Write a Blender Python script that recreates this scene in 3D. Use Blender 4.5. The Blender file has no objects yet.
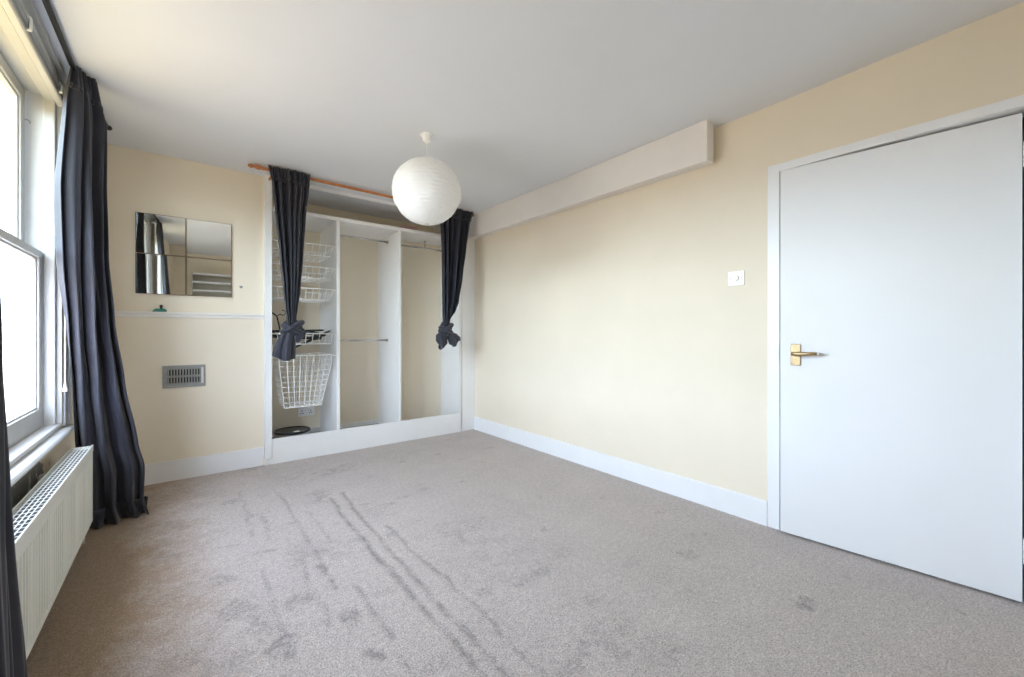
import bpy, bmesh, math, random
import numpy as np
from mathutils import Vector, Matrix
random.seed(7)
S = bpy.context.scene
COL = S.collection

# ------------------------------------------------------------------ camera
F_PX, YAW, CAM_H = 414.0, math.atan2(330, 414), 1.09
cd = bpy.data.cameras.new('camera')
cam = bpy.data.objects.new('camera', cd); COL.objects.link(cam)
cam.location = (0, 0, CAM_H)
cam.rotation_euler = (math.pi / 2, 0, -YAW)
cd.sensor_width = 36.0
cd.lens = F_PX * 36.0 / 1024
cd.shift_y = -6.0 / 1024
cd.clip_start = 0.02
S.camera = cam

# ------------------------------------------------------------------ view
S.view_settings.view_transform = 'Standard'
S.view_settings.look = 'None'
S.view_settings.exposure = 0.82
S.view_settings.gamma = 1.0
S.view_settings.use_curve_mapping = False
S.cycles.use_denoising = True
S.cycles.max_bounces = 14
S.cycles.diffuse_bounces = 10
S.cycles.transparent_max_bounces = 16
S.cycles.caustics_reflective = False
S.cycles.caustics_refractive = False
S.cycles.sample_clamp_indirect = 6.0

# ------------------------------------------------------------------ world: overcast sky above, street and gardens below
SKY, GROUND, HEDGE = 17.0, 2.1, 1.2      # bright cloud low in the sky, greyer overhead, pale street below, a hazy strip of trees between
w = bpy.data.worlds.new('overcast_sky'); S.world = w
w.use_nodes = True
nt = w.node_tree; nt.nodes.clear()
tc = nt.nodes.new('ShaderNodeTexCoord')
sp = nt.nodes.new('ShaderNodeSeparateXYZ')
rp = nt.nodes.new('ShaderNodeValToRGB')
mp = nt.nodes.new('ShaderNodeMapRange')
bg = nt.nodes.new('ShaderNodeBackground')
wo = nt.nodes.new('ShaderNodeOutputWorld')
nt.links.new(tc.outputs['Generated'], sp.inputs[0])
nt.links.new(sp.outputs['Z'], mp.inputs['Value'])
mp.inputs['From Min'].default_value = -1; mp.inputs['From Max'].default_value = 1
nt.links.new(mp.outputs[0], rp.inputs[0])
g, h = GROUND / SKY, HEDGE / SKY
e = rp.color_ramp.elements          # position = (sin(elevation) + 1) / 2
e[0].position = 0.0; e[0].color = (g * 1.32, g * .95, g * .52, 1)
e[1].position = 1.0; e[1].color = (.73 * .6, .86 * .6, 1.12 * .6, 1)
for pos, c in ((.495, (g * 1.32, g * .95, g * .52, 1)), (.507, (h * .95, h, h * .92, 1)), (.535, (.765, .865, 1.06, 1)), (.60, (.765, .865, 1.075, 1)), (.70, (.74 * .74, .86 * .74, 1.10 * .74, 1))):
    k = e.new(pos); k.color = c
nt.links.new(rp.outputs[0], bg.inputs['Color'])
bg.inputs['Strength'].default_value = SKY
nt.links.new(bg.outputs[0], wo.inputs[0])


# ------------------------------------------------------------------ materials
def mat(name, col, rough=.6, metal=0.0, noise=0.0, nscale=30, bump=0.0, bscale=200, sheen=0.0, spec=.5):
    m = bpy.data.materials.new(name); m.use_nodes = True
    n = m.node_tree.nodes; l = m.node_tree.links
    b = n['Principled BSDF']
    b.inputs['Base Color'].default_value = (*col, 1)
    b.inputs['Roughness'].default_value = rough
    b.inputs['Metallic'].default_value = metal
    b.inputs['Specular IOR Level'].default_value = spec
    if sheen:
        b.inputs['Sheen Weight'].default_value = sheen
        b.inputs['Sheen Roughness'].default_value = .5
    co = n.new('ShaderNodeTexCoord')
    if noise:
        t = n.new('ShaderNodeTexNoise'); t.inputs['Scale'].default_value = nscale; t.inputs['Detail'].default_value = 5
        l.new(co.outputs['Object'], t.inputs['Vector'])
        r = n.new('ShaderNodeMapRange'); r.inputs['From Min'].default_value = .3; r.inputs['From Max'].default_value = .7
        r.inputs['To Min'].default_value = 1 - noise; r.inputs['To Max'].default_value = 1 + noise
        l.new(t.outputs['Fac'], r.inputs['Value'])
        mx = n.new('ShaderNodeVectorMath'); mx.operation = 'SCALE'
        mx.inputs[0].default_value = col
        l.new(r.outputs[0], mx.inputs['Scale'])
        l.new(mx.outputs[0], b.inputs['Base Color'])
    if bump:
        t2 = n.new('ShaderNodeTexNoise'); t2.inputs['Scale'].default_value = bscale; t2.inputs['Detail'].default_value = 3
        l.new(co.outputs['Object'], t2.inputs['Vector'])
        bp = n.new('ShaderNodeBump'); bp.inputs['Strength'].default_value = bump; bp.inputs['Distance'].default_value = .003
        l.new(t2.outputs['Fac'], bp.inputs['Height']); l.new(bp.outputs[0], b.inputs['Normal'])
    return m


M = {}
M['cream'] = mat('cream_wall_paint', (.81, .728, .588), .75, noise=.02, nscale=3, bump=.08, bscale=60)
M['ceil'] = mat('ceiling_paint', (.735, .75, .775), .85, noise=.015, nscale=2)
M['white'] = mat('white_gloss_paint', (.83, .835, .84), .35, noise=.012, nscale=9)
M['door'] = mat('door_paint', (.81, .815, .82), .42, noise=.012, nscale=3, bump=.03, bscale=15)
M['board'] = mat('white_melamine', (.82, .82, .81), .5, noise=.015, nscale=6)
M['upvc'] = mat('window_paint', (.56, .57, .57), .4, noise=.03, nscale=14)
M['boxing'] = mat('boxing_paint', (.81, .78, .74), .6, noise=.02, nscale=5)
M['curtain'] = mat('dark_curtain_cloth', (.021, .023, .036), .55, noise=.12, nscale=8, bump=.15, bscale=900, sheen=.22, spec=.35)
M['rail_wood'] = mat('orange_pine', (.46, .17, .05), .4, noise=.2, nscale=25)
M['wire'] = mat('white_wire', (.90, .89, .86), .4)
M['chrome'] = mat('chrome_tube', (.62, .62, .60), .25, metal=1)
M['black'] = mat('black_plastic', (.015, .015, .017), .4)
M['polemetal'] = mat('dark_pole', (.012, .012, .014), .45)
M['brass'] = mat('aged_brass', (.50, .37, .21), .42, metal=1, noise=.18, nscale=60)
M['steel'] = mat('satin_steel', (.62, .62, .62), .3, metal=1)
M['vent'] = mat('vent_metal', (.30, .30, .285), .5, noise=.06, nscale=40)
M['ventlight'] = mat('vent_bright_edge', (.66, .65, .62), .4)
M['hole'] = mat('dark_hollow', (.006, .006, .006), .9)
M['radiator'] = mat('radiator_enamel', (.80, .81, .755), .35)
M['rad_shade'] = mat('radiator_inner_shade', (.02, .02, .019), .7)  # near-black, paints the shade inside the radiator
M['lid'] = mat('grey_lid', (.075, .07, .066), .6, noise=.1)
M['switch'] = mat('white_plastic', (.88, .88, .87), .3)
M['grey'] = mat('grey_plastic', (.30, .30, .31), .5)
M['blindgrey'] = mat('grey_blind_fabric', (.33, .335, .34), .7)
M['mirror'] = mat('mirror_silver', (.80, .82, .80), .015, metal=1)
M['mirror_edge'] = mat('brown_mirror_edge', (.13, .055, .035), .6)
M['teal'] = mat('teal_plastic', (.02, .17, .13), .5)
M['pink'] = mat('pink_paper', (.62, .40, .38), .8)
M['hall'] = mat('hall_paint', (.35, .32, .28), .9)
M['lino'] = mat('grey_boards', (.36, .34, .32), .7, noise=.12, nscale=12)
M['rattan'] = mat('beige_shelf', (.50, .46, .38), .7)


def paper():
    m = bpy.data.materials.new('rice_paper'); m.use_nodes = True
    n = m.node_tree.nodes; l = m.node_tree.links; n.clear()
    o = n.new('ShaderNodeOutputMaterial'); d = n.new('ShaderNodeBsdfDiffuse'); t = n.new('ShaderNodeBsdfTranslucent')
    mx = n.new('ShaderNodeMixShader'); mx.inputs[0].default_value = .30
    d.inputs['Color'].default_value = (.95, .95, .94, 1); t.inputs['Color'].default_value = (.90, .89, .86, 1)
    co = n.new('ShaderNodeTexCoord')
    a = n.new('ShaderNodeTexNoise'); a.inputs['Scale'].default_value = 18; a.inputs['Detail'].default_value = 6
    l.new(co.outputs['Object'], a.inputs['Vector'])
    b = n.new('ShaderNodeBump'); b.inputs['Strength'].default_value = .5; b.inputs['Distance'].default_value = .006
    l.new(a.outputs['Fac'], b.inputs['Height']); l.new(b.outputs[0], d.inputs['Normal'])
    l.new(d.outputs[0], mx.inputs[1]); l.new(t.outputs[0], mx.inputs[2]); l.new(mx.outputs[0], o.inputs[0])
    return m


def glass(name, frost, tint):
    m = bpy.data.materials.new(name); m.use_nodes = True
    n = m.node_tree.nodes; l = m.node_tree.links; n.clear()
    o = n.new('ShaderNodeOutputMaterial')
    tr = n.new('ShaderNodeBsdfTransparent'); tr.inputs['Color'].default_value = (*tint, 1)
    gl = n.new('ShaderNodeBsdfGlossy'); gl.inputs['Roughness'].default_value = .03
    mx = n.new('ShaderNodeMixShader'); mx.inputs[0].default_value = .05
    base = tr
    if frost:
        tl = n.new('ShaderNodeBsdfTranslucent'); tl.inputs['Color'].default_value = (.95, .97, .98, 1)
        co = n.new('ShaderNodeTexCoord'); ns = n.new('ShaderNodeTexNoise')
        sc = n.new('ShaderNodeMapping'); sc.inputs['Scale'].default_value = (3, 9, 1.6)
        l.new(co.outputs['Object'], sc.inputs[0]); l.new(sc.outputs[0], ns.inputs['Vector'])
        ns.inputs['Scale'].default_value = 2.2; ns.inputs['Detail'].default_value = 7
        r = n.new('ShaderNodeMapRange'); r.inputs['From Min'].default_value = .3; r.inputs['From Max'].default_value = .7
        r.inputs['To Min'].default_value = frost * .55; r.inputs['To Max'].default_value = frost
        l.new(ns.outputs['Fac'], r.inputs['Value'])
        m2 = n.new('ShaderNodeMixShader'); l.new(r.outputs[0], m2.inputs[0])
        l.new(tr.outputs[0], m2.inputs[1]); l.new(tl.outputs[0], m2.inputs[2]); base = m2
    l.new(base.outputs[0], mx.inputs[1]); l.new(gl.outputs[0], mx.inputs[2]); l.new(mx.outputs[0], o.inputs[0])
    return m


M['paper'] = paper()
M['glass_up'] = glass('clear_glass', 0, (.88, .92, .88))
M['glass_low'] = glass('misted_glass', .38, (.94, .96, .97))


def carpet():
    m = bpy.data.materials.new('grey_carpet'); m.use_nodes = True
    n = m.node_tree.nodes; l = m.node_tree.links; b = n['Principled BSDF']
    b.inputs['Roughness'].default_value = .95; b.inputs['Specular IOR Level'].default_value = .1
    b.inputs['Sheen Weight'].default_value = .15
    co = n.new('ShaderNodeTexCoord')

    def noise(scale, detail, lo, hi, a, c, rough=.5):
        t = n.new('ShaderNodeTexNoise'); t.inputs['Scale'].default_value = scale; t.inputs['Detail'].default_value = detail
        t.inputs['Roughness'].default_value = rough
        l.new(co.outputs['Object'], t.inputs['Vector'])
        r = n.new('ShaderNodeMapRange'); r.inputs['From Min'].default_value = lo; r.inputs['From Max'].default_value = hi
        r.inputs['To Min'].default_value = a; r.inputs['To Max'].default_value = c
        l.new(t.outputs['Fac'], r.inputs['Value']); return r.outputs[0]

    def math_(op, x, y):
        k = n.new('ShaderNodeMath'); k.operation = op
        for i, v in enumerate((x, y)):
            if isinstance(v, (int, float)): k.inputs[i].default_value = v
            else: l.new(v, k.inputs[i])
        return k.outputs[0]
    fib = noise(170, 3, .32, .68, .52, 1.46, .75)
    mid = noise(45, 4, .3, .7, .84, 1.16, .7)
    big = noise(3.2, 6, .3, .7, .93, 1.06, .65)
    at = n.new('ShaderNodeAttribute'); at.attribute_name = 'pressed'
    pr = n.new('ShaderNodeMapRange'); pr.inputs['To Min'].default_value = 1.0; pr.inputs['To Max'].default_value = .55
    l.new(at.outputs['Fac'], pr.inputs['Value'])
    v = math_('MULTIPLY', math_('MULTIPLY', fib, mid), math_('MULTIPLY', big, pr.outputs[0]))
    at2 = n.new('ShaderNodeAttribute'); at2.attribute_name = 'tinted'
    mx = n.new('ShaderNodeMixRGB'); l.new(at2.outputs['Fac'], mx.inputs[0])
    mx.inputs[1].default_value = (.525, .462, .428, 1); mx.inputs[2].default_value = (.34, .24, .158, 1)
    sc = n.new('ShaderNodeVectorMath'); sc.operation = 'SCALE'
    l.new(mx.outputs[0], sc.inputs[0]); l.new(v, sc.inputs['Scale']); l.new(sc.outputs[0], b.inputs['Base Color'])
    bp = n.new('ShaderNodeBump'); bp.inputs['Strength'].default_value = .55; bp.inputs['Distance'].default_value = .006
    l.new(math_('MULTIPLY', fib, mid), bp.inputs['Height']); l.new(bp.outputs[0], b.inputs['Normal'])
    return m


M['carpet'] = carpet()


# wall below the window: paint flaked away in a ragged grey patch
def window_wall():
    m = mat('window_wall_paint', (.81, .728, .588), .75, noise=.02, nscale=3)
    n = m.node_tree.nodes; l = m.node_tree.links; b = n['Principled BSDF']
    co = n.new('ShaderNodeTexCoord'); s = n.new('ShaderNodeSeparateXYZ'); l.new(co.outputs['Object'], s.inputs[0])
    t = n.new('ShaderNodeTexNoise'); t.inputs['Scale'].default_value = 14; t.inputs['Detail'].default_value = 6
    l.new(co.outputs['Object'], t.inputs['Vector'])

    def mth(op, x, y):
        k = n.new('ShaderNodeMath'); k.operation = op
        for i, v in enumerate((x, y)):
            if isinstance(v, (int, float)): k.inputs[i].default_value = v
            else: l.new(v, k.inputs[i])
        return k.outputs[0]
    dy = mth('DIVIDE', mth('ABSOLUTE', mth('SUBTRACT', s.outputs['Y'], 2.45), 0), .45)
    dz = mth('DIVIDE', mth('ABSOLUTE', mth('SUBTRACT', s.outputs['Z'], .49), 0), .10)
    d = mth('ADD', mth('MAXIMUM', dy, dz), mth('MULTIPLY', mth('SUBTRACT', t.outputs['Fac'], .5), 1.6))
    f = mth('LESS_THAN', d, .8)
    f2 = mth('GREATER_THAN', t.outputs['Fac'], .58)
    src = b.inputs['Base Color'].links[0].from_socket
    mx = n.new('ShaderNodeMixRGB'); l.new(f, mx.inputs[0]); l.new(src, mx.inputs[1])
    m2 = n.new('ShaderNodeMixRGB'); l.new(f2, m2.inputs[0])
    m2.inputs[1].default_value = (.22, .215, .20, 1); m2.inputs[2].default_value = (.45, .45, .43, 1)
    l.new(m2.outputs[0], mx.inputs[2]); l.new(mx.outputs[0], b.inputs['Base Color'])
    return m


M['winwall'] = window_wall()


# ------------------------------------------------------------------ mesh helpers (all in world metres)
class MB:
    def __init__(self): self.bm = bmesh.new()

    def box(self, x0, x1, y0, y1, z0, z1, bev=0.0, seg=2):
        t = bmesh.new()
        bmesh.ops.create_cube(t, size=1)
        for v in t.verts:
            v.co = Vector(((x0 + x1) / 2 + v.co.x * (x1 - x0), (y0 + y1) / 2 + v.co.y * (y1 - y0), (z0 + z1) / 2 + v.co.z * (z1 - z0)))
        if bev:
            bmesh.ops.bevel(t, geom=list(t.edges), offset=bev, segments=seg, profile=.5, affect='EDGES')
        self._join(t); return self

    def _join(self, t):
        me = bpy.data.meshes.new('tmp'); t.to_mesh(me); t.free()
        self.bm.from_mesh(me); bpy.data.meshes.remove(me)

    def tube(self, pts, r, n=8, closed=False, radii=None):
        pts = [Vector(p) for p in pts]; N = len(pts); rings = []
        up = None
        for i, p in enumerate(pts):
            if closed: d = pts[(i + 1) % N] - pts[i - 1]
            else: d = pts[min(i + 1, N - 1)] - pts[max(i - 1, 0)]
            d.normalize()
            if up is None:
                up = d.orthogonal().normalized()
            else:
                up = (up - d * up.dot(d))
                up = up.normalized() if up.length > 1e-6 else d.orthogonal().normalized()
            s = d.cross(up); rr = radii[i] if radii else r
            rings.append([self.bm.verts.new(p + (up * math.cos(2 * math.pi * k / n) + s * math.sin(2 * math.pi * k / n)) * rr) for k in range(n)])
        for i in range(N if closed else N - 1):
            a, b = rings[i], rings[(i + 1) % N]
            if closed and i == N - 1:   # align the seam
                best = min(range(n), key=lambda o: (a[0].co - b[o].co).length); b = b[best:] + b[:best]
            for k in range(n):
                self.bm.faces.new((a[k], a[(k + 1) % n], b[(k + 1) % n], b[k]))
        if not closed:
            self.bm.faces.new(rings[0][::-1]); self.bm.faces.new(rings[-1])
        return self

    def lathe(self, prof, c, axis='z', n=32, cap=True):
        rings = []
        for r, h in prof:
            ring = []
            for k in range(n):
                a = 2 * math.pi * k / n; u, v = r * math.cos(a), r * math.sin(a)
                q = {'z': (u, v, h), 'x': (h, u, v), 'y': (v, h, u)}[axis]
                ring.append(self.bm.verts.new((c[0] + q[0], c[1] + q[1], c[2] + q[2])))
            rings.append(ring)
        for a, b in zip(rings, rings[1:]):
            for k in range(n):
                self.bm.faces.new((a[k], a[(k + 1) % n], b[(k + 1) % n], b[k]))
        if cap:
            self.bm.faces.new(rings[0][::-1]); self.bm.faces.new(rings[-1])
        return self

    def grid(self, rows, closed=False):
        vs = [[self.bm.verts.new(p) for p in r] for r in rows]
        for a, b in zip(vs, vs[1:]):
            n = len(a)
            for k in range(n if closed else n - 1):
                self.bm.faces.new((a[k], a[(k + 1) % n], b[(k + 1) % n], b[k]))
        return self

    def prism(self, outline, x0, x1, axis='x'):
        """outline: list of 2-D points; extruded along axis"""
        def P(u, v, h): return {'x': (h, u, v), 'y': (u, h, v), 'z': (u, v, h)}[axis]
        a = [self.bm.verts.new(P(u, v, x0)) for u, v in outline]
        b = [self.bm.verts.new(P(u, v, x1)) for u, v in outline]
        n = len(a)
        for k in range(n): self.bm.faces.new((a[k], a[(k + 1) % n], b[(k + 1) % n], b[k]))
        self.bm.faces.new(a[::-1]); self.bm.faces.new(b); return self

    def turn(self, angle, axis, pivot):
        bmesh.ops.rotate(self.bm, cent=pivot, matrix=Matrix.Rotation(angle, 3, axis), verts=list(self.bm.verts)); return self

    def build(self, name, m, parent=None, smooth=False, solid=0.0, label=None):
        bm = self.bm
        bmesh.ops.recalc_face_normals(bm, faces=list(bm.faces))
        off = Vector((0, 0, 0)); p = parent
        while p is not None:
            off += Vector(p.location); p = p.parent
        for v in bm.verts: v.co -= off
        me = bpy.data.meshes.new(name); bm.to_mesh(me); bm.free()
        if smooth:
            for f in me.polygons: f.use_smooth = True
        o = bpy.data.objects.new(name, me); COL.objects.link(o); o.parent = parent
        o.data.materials.append(M[m])
        if solid:
            s = o.modifiers.new('thickness', 'SOLIDIFY'); s.thickness = solid; s.offset = 0
        if label: o['label'] = label
        return o


def thing(name, label, cat, loc, group=None):
    o = bpy.data.objects.new(name, None); COL.objects.link(o); o.location = loc
    o.empty_display_size = .05
    tag(o, label, cat, group); return o


def tag(o, label, cat, group=None):
    o['label'] = label; o['category'] = cat
    if group: o['group'] = group
    return o


def struct(o, label, cat):
    o['kind'] = 'structure'; o['label'] = label; o['category'] = cat; return o


def copy_tree(o, parent=None):
    c = o.copy(); COL.objects.link(c); c.parent = parent
    for ch in [x for x in bpy.data.objects if x.parent == o and x != c]: copy_tree(ch, c)
    return c


def lerp(a, b, t): return a + (b - a) * t


def table(tab, x):
    """piecewise-linear lookup; first column ascending"""
    if x <= tab[0][0]: return tab[0][1:]
    for p, q in zip(tab, tab[1:]):
        if x <= q[0]:
            t = (x - p[0]) / (q[0] - p[0]); t = t * t * (3 - 2 * t) * .5 + t * .5
            return tuple(lerp(a, b, t) for a, b in zip(p[1:], q[1:]))
    return tab[-1][1:]


# ------------------------------------------------------------------ room shell
XL, XR, YB, YN, ZC = -.50, 2.59, 3.95, -1.0, 2.384
ZT = 2.45                                     # top of the walls, above the ceiling plaster
YREC = 4.50                                   # back of the alcove that holds the wardrobe
WY0, WY1, WZ0, WZ1 = 1.52, 3.14, .60, 2.26    # window opening
VY0, VY1 = .28, .93                          # added unseen opening that lets extra daylight onto the door


def build_floor():
    x0, x1, y0, y1 = XL - .05, XR + .10, YN - .05, 3.99
    nx, ny = 320, 500
    xs = np.linspace(x0, x1, nx); ys = np.linspace(y0, y1, ny)
    X, Y = np.meshgrid(xs, ys)
    rng = np.random.default_rng(3)

    def vnoise(scale, seed):
        r = np.random.default_rng(seed); G = r.random((64, 64))
        u = (X - x0) * scale; v = (Y - y0) * scale
        iu = np.floor(u).astype(int); iv = np.floor(v).astype(int); fu = u - iu; fv = v - iv
        fu = fu * fu * (3 - 2 * fu); fv = fv * fv * (3 - 2 * fv)
        g = lambda a, b: G[b % 64, a % 64]
        return (g(iu, iv) * (1 - fu) + g(iu + 1, iv) * fu) * (1 - fv) + (g(iu, iv + 1) * (1 - fu) + g(iu + 1, iv + 1) * fu) * fv
    press = np.zeros_like(X)
    wob = (vnoise(9, 1) - .5) * .02
    brk = np.clip((vnoise(14, 2) * .6 + vnoise(31, 5) * .6) * 1.6 - .35, 0, 1)

    nz1 = (vnoise(13, 8) - .5) * 1.8 + (vnoise(37, 9) - .5) * 1.6
    brk2 = np.clip((vnoise(60, 12) * .5 + vnoise(26, 13) * .6) * 1.9 - .5, 0, 1)

    def line(pts, wd, amt):
        nonlocal press
        d = np.full_like(X, 9.0)
        for (ax, ay), (bx, by) in zip(pts, pts[1:]):
            vx, vy = bx - ax, by - ay; t = np.clip(((X - ax) * vx + (Y - ay) * vy) / (vx * vx + vy * vy), 0, 1)
            d = np.minimum(d, np.hypot(X + wob - ax - t * vx, Y - ay - t * vy))
        press = np.maximum(press, amt * np.exp(-(d / wd) ** 2) * (.25 + .75 * brk))

    def blob(cx, cy, rx, ry, amt):
        nonlocal press
        q = ((X - cx) / rx) ** 2 + ((Y - cy) / ry) ** 2 + nz1
        press = np.maximum(press, 1.25 * amt * np.clip(1.25 - q, 0, 1) * (.25 + .75 * brk2))
    line([(.314, 3.38), (.296, 2.6)], .010, .75); line([(.376, 2.85), (.368, 2.5)], .012, .6)
    line([(.522, 3.2), (.522, 2.53), (.517, 1.85)], .010, .75)
    line([(.765, 2.87), (.745, 2.35), (.75, 1.64), (.757, 1.36), (.754, .6)], .014, 1.0)
    line([(.86, 2.93), (.824, 2.42), (.819, 2.06), (.811, 1.6), (.817, 1.28), (.821, .55)], .012, .9)
    line([(.915, 2.27), (.901, 1.95), (.918, 1.68), (.915, 1.35), (.91, 1.18), (.894, .6)], .011, .8)
    line([(.292, 2.2), (.29, 1.7)], .011, .6); line([(.588, 1.83), (.59, 1.42)], .012, .75)
    line([(.448, 2.21), (.434, 1.63)], .011, .55); line([(.582, 1.33), (.583, 1.0)], .011, .7)
    line([(.125, 2.566), (.22, 2.544)], .012, .55); line([(.282, 2.39), (.368, 2.37)], .014, .6)
    line([(.471, 2.19), (.6, 2.21)], .014, .6); line([(.61, 2.75), (.61, 2.2)], .010, .4)
    for b in [(.37, 1.85, .075, .06, .75), (.275, 1.61, .05, .06, .8), (.515, 1.385, .03, .05, .8), (.513, 2.03, .02, .06, .8),
              (.50, 1.63, .04, .06, .7), (1.0, 1.48, .05, .09, .4), (1.2, 1.39, .12, .03, .4), (1.98, .56, .06, .04, .75),
              (2.39, .17, .03, .02, .9), (.16, 1.95, .05, .08, .5), (.15, 2.2, .05, .04, .6), (.24, 3.2, .06, .05, .5),
              (1.45, 3.3, .05, .03, .5), (1.6, 2.6, .05, .03, .4), (1.0, .95, .08, .05, .5), (1.3, .8, .06, .07, .35), (1.95, 1.05, .05, .05, .4)]:
        blob(*b)
    # scuffs scattered where people walked
    for _ in range(60):
        cx, cy = rng.uniform(-.1, 2.4), rng.uniform(.5, 3.7); blob(cx, cy, rng.uniform(.02, .07), rng.uniform(.015, .04), rng.uniform(.15, .42))
    tr = np.clip((vnoise(4, 11) - .55) * 3, 0, 1) * np.clip(brk * 1.4 - .5, 0, 1) * np.exp(-((X - .6) / .9) ** 2) * .55
    press = np.maximum(press, tr)
    tinted = np.clip((.10 - X + (vnoise(5, 21) - .5) * .16 + (vnoise(17, 22) - .5) * .12 + (vnoise(45, 23) - .5) * .12) / .34, 0, 1) * .9  # carpet turns browner towards the window wall
    Z = -.005 * press + (vnoise(28, 30) - .5) * .0012
    co = np.stack([X, Y, Z], -1).reshape(-1, 3).astype(np.float32)
    idx = np.arange(nx * ny).reshape(ny, nx)
    q = np.stack([idx[:-1, :-1], idx[:-1, 1:], idx[1:, 1:], idx[1:, :-1]], -1).reshape(-1, 4)
    me = bpy.data.meshes.new('floor')
    me.vertices.add(len(co)); me.vertices.foreach_set('co', co.ravel())
    me.loops.add(q.size); me.loops.foreach_set('vertex_index', q.ravel().astype(np.int32))
    me.polygons.add(len(q)); me.polygons.foreach_set('loop_start', np.arange(0, q.size, 4, dtype=np.int32))
    me.update(calc_edges=True)
    me.polygons.foreach_set('use_smooth', np.ones(len(q), dtype=bool))
    for nm, arr in (('pressed', press), ('tinted', tinted)):
        a = me.attributes.new(nm, 'FLOAT', 'POINT'); a.data.foreach_set('value', arr.ravel().astype(np.float32))
    o = bpy.data.objects.new('floor', me); COL.objects.link(o); me.materials.append(M['carpet'])
    return struct(o, 'grey fitted carpet with dark furniture tracks and a brown strip by the window wall', 'carpet')


build_floor()
T = .12
def ceil_z(x, y):                          # old plaster: it sags towards the boxed beam
    zr = table([(-1.2, 2.400), (.04, 2.391), (1.03, 2.364), (2.0, 2.357), (4.6, 2.355)], y)[0]
    return lerp(ZC, zr, min(1, max(0, x / XR)))


b = MB(); b.box(XL - .45, XR + 1.2, YN - T, YREC + T, ZT, ZT + .1)
xs_, ys_ = np.linspace(XL - .1, XR + .1, 40), np.linspace(YN - .1, YREC + .1, 60)
b.grid([[(x, y, ceil_z(x, y)) for x in xs_] for y in ys_])
struct(b.build('ceiling', 'ceil', smooth=False), 'plain white painted ceiling', 'ceiling')

b = MB()   # window wall with its opening
b.box(XL - .165, XL, YN - T, VY0 - .02, -.02, ZT); b.box(XL - .165, XL, VY1 + .02, WY0 - .02, -.02, ZT); b.box(XL - .165, XL, WY1 + .02, YB + .2, -.02, ZT)
for y0, y1 in ((WY0, WY1), (VY0, VY1)):
    b.box(XL - .165, XL, y0 - .02, y1 + .02, -.02, WZ0 - .04); b.box(XL - .165, XL, y0 - .02, y1 + .02, WZ1 + .06, ZT)
struct(b.build('wall_left', 'winwall'), 'cream wall around the sash window', 'wall')

b = MB()   # chimney breast and the alcove behind the wardrobe
b.box(XL - .2, .535, YB, YREC + T, -.02, ZT); b.box(.535, XR + T, YREC, YREC + T, -.02, ZT)
struct(b.build('wall_back', 'cream'), 'cream far wall with the mirror tiles and vent', 'wall')

DY0, DY1, DZ = -.005, .865, 1.978         # doorway
b = MB()
b.box(XR, XR + T, DY1 + .02, YREC + T, -.02, ZT); b.box(XR, XR + T, YN - T, DY0 - .02, -.02, ZT)
b.box(XR, XR + T, DY0 - .02, DY1 + .02, DZ + .02, ZT)
struct(b.build('wall_right', 'cream'), 'long cream wall with the flush white door', 'wall')
b = MB(); b.box(XL - .2, XR + T, YN - T, YN, -.02, ZT)
struct(b.build('wall_front', 'cream'), 'cream wall behind the viewer, seen in the mirror', 'wall')
b = MB()   # the dark landing beyond the door
b.box(XR + 1.0, XR + 1.05, YN, 2.0, -.02, ZT); b.box(XR + T, XR + 1.0, 2.0, 2.05, -.02, ZT)
b.box(XR + T, XR + 1.0, YN - .05, YN, -.02, ZT); b.box(XR + .1, XR + 1.0, YN, 2.0, -.05, -.005)
struct(b.build('wall_landing', 'hall'), 'dim landing behind the door gap', 'wall')


def skirting(name, x0, x1, y0, y1, h, label):
    b = MB(); b.box(x0, x1, y0, y1, -.01, h, .004)
    return struct(b.build(name, 'white'), label, 'skirting board')


skirting('baseboard_right', XR - .017, XR, .926, 3.918, .140, 'white skirting board along the foot of the door wall')
skirting('baseboard_back', XL, .526, YB - .016, YB, .148, 'white skirting board under the vent')
skirting('baseboard_left', XL, XL + .015, YN, YB - .017, .14, 'white skirting board behind the radiator')
skirting('baseboard_front', XL + .016, XR, YN, YN + .016, .14, 'white skirting board on the wall behind the viewer')

b = MB()   # dado ledge below the mirror
b.box(XL, .527, YB - .030, YB, 1.222, 1.240, .004); b.box(XL, .527, YB - .014, YB, 1.200, 1.2225, .003)
struct(b.build('trim_1', 'boxing'), 'narrow moulded ledge across the wall below the mirror', 'ledge')

# boxing along the ceiling
t = bpy.data.objects.new('trim_2', None); COL.objects.link(t); t.location = (XR - .06, 2.5, 2.12)
struct(t, 'white boxed-in beam where door wall meets ceiling', 'boxing')
b = MB(); b.box(2.452, 2.474, 1.208, 3.92, 2.118, ZC, .002); b.build('front_board', 'boxing', t)
b = MB(); b.box(2.474, XR, 1.232, 3.95, 2.142, 2.160); b.build('bottom_board', 'boxing', t)
b = MB(); b.box(2.474, 2.545, 1.212, 1.226, 2.130, ZC, .002); b.build('end_board', 'boxing', t)
b = MB(); b.box(2.545, XR, 1.238, 1.25, 2.160, ZC); b.build('inner_end', 'cream', t)

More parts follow.
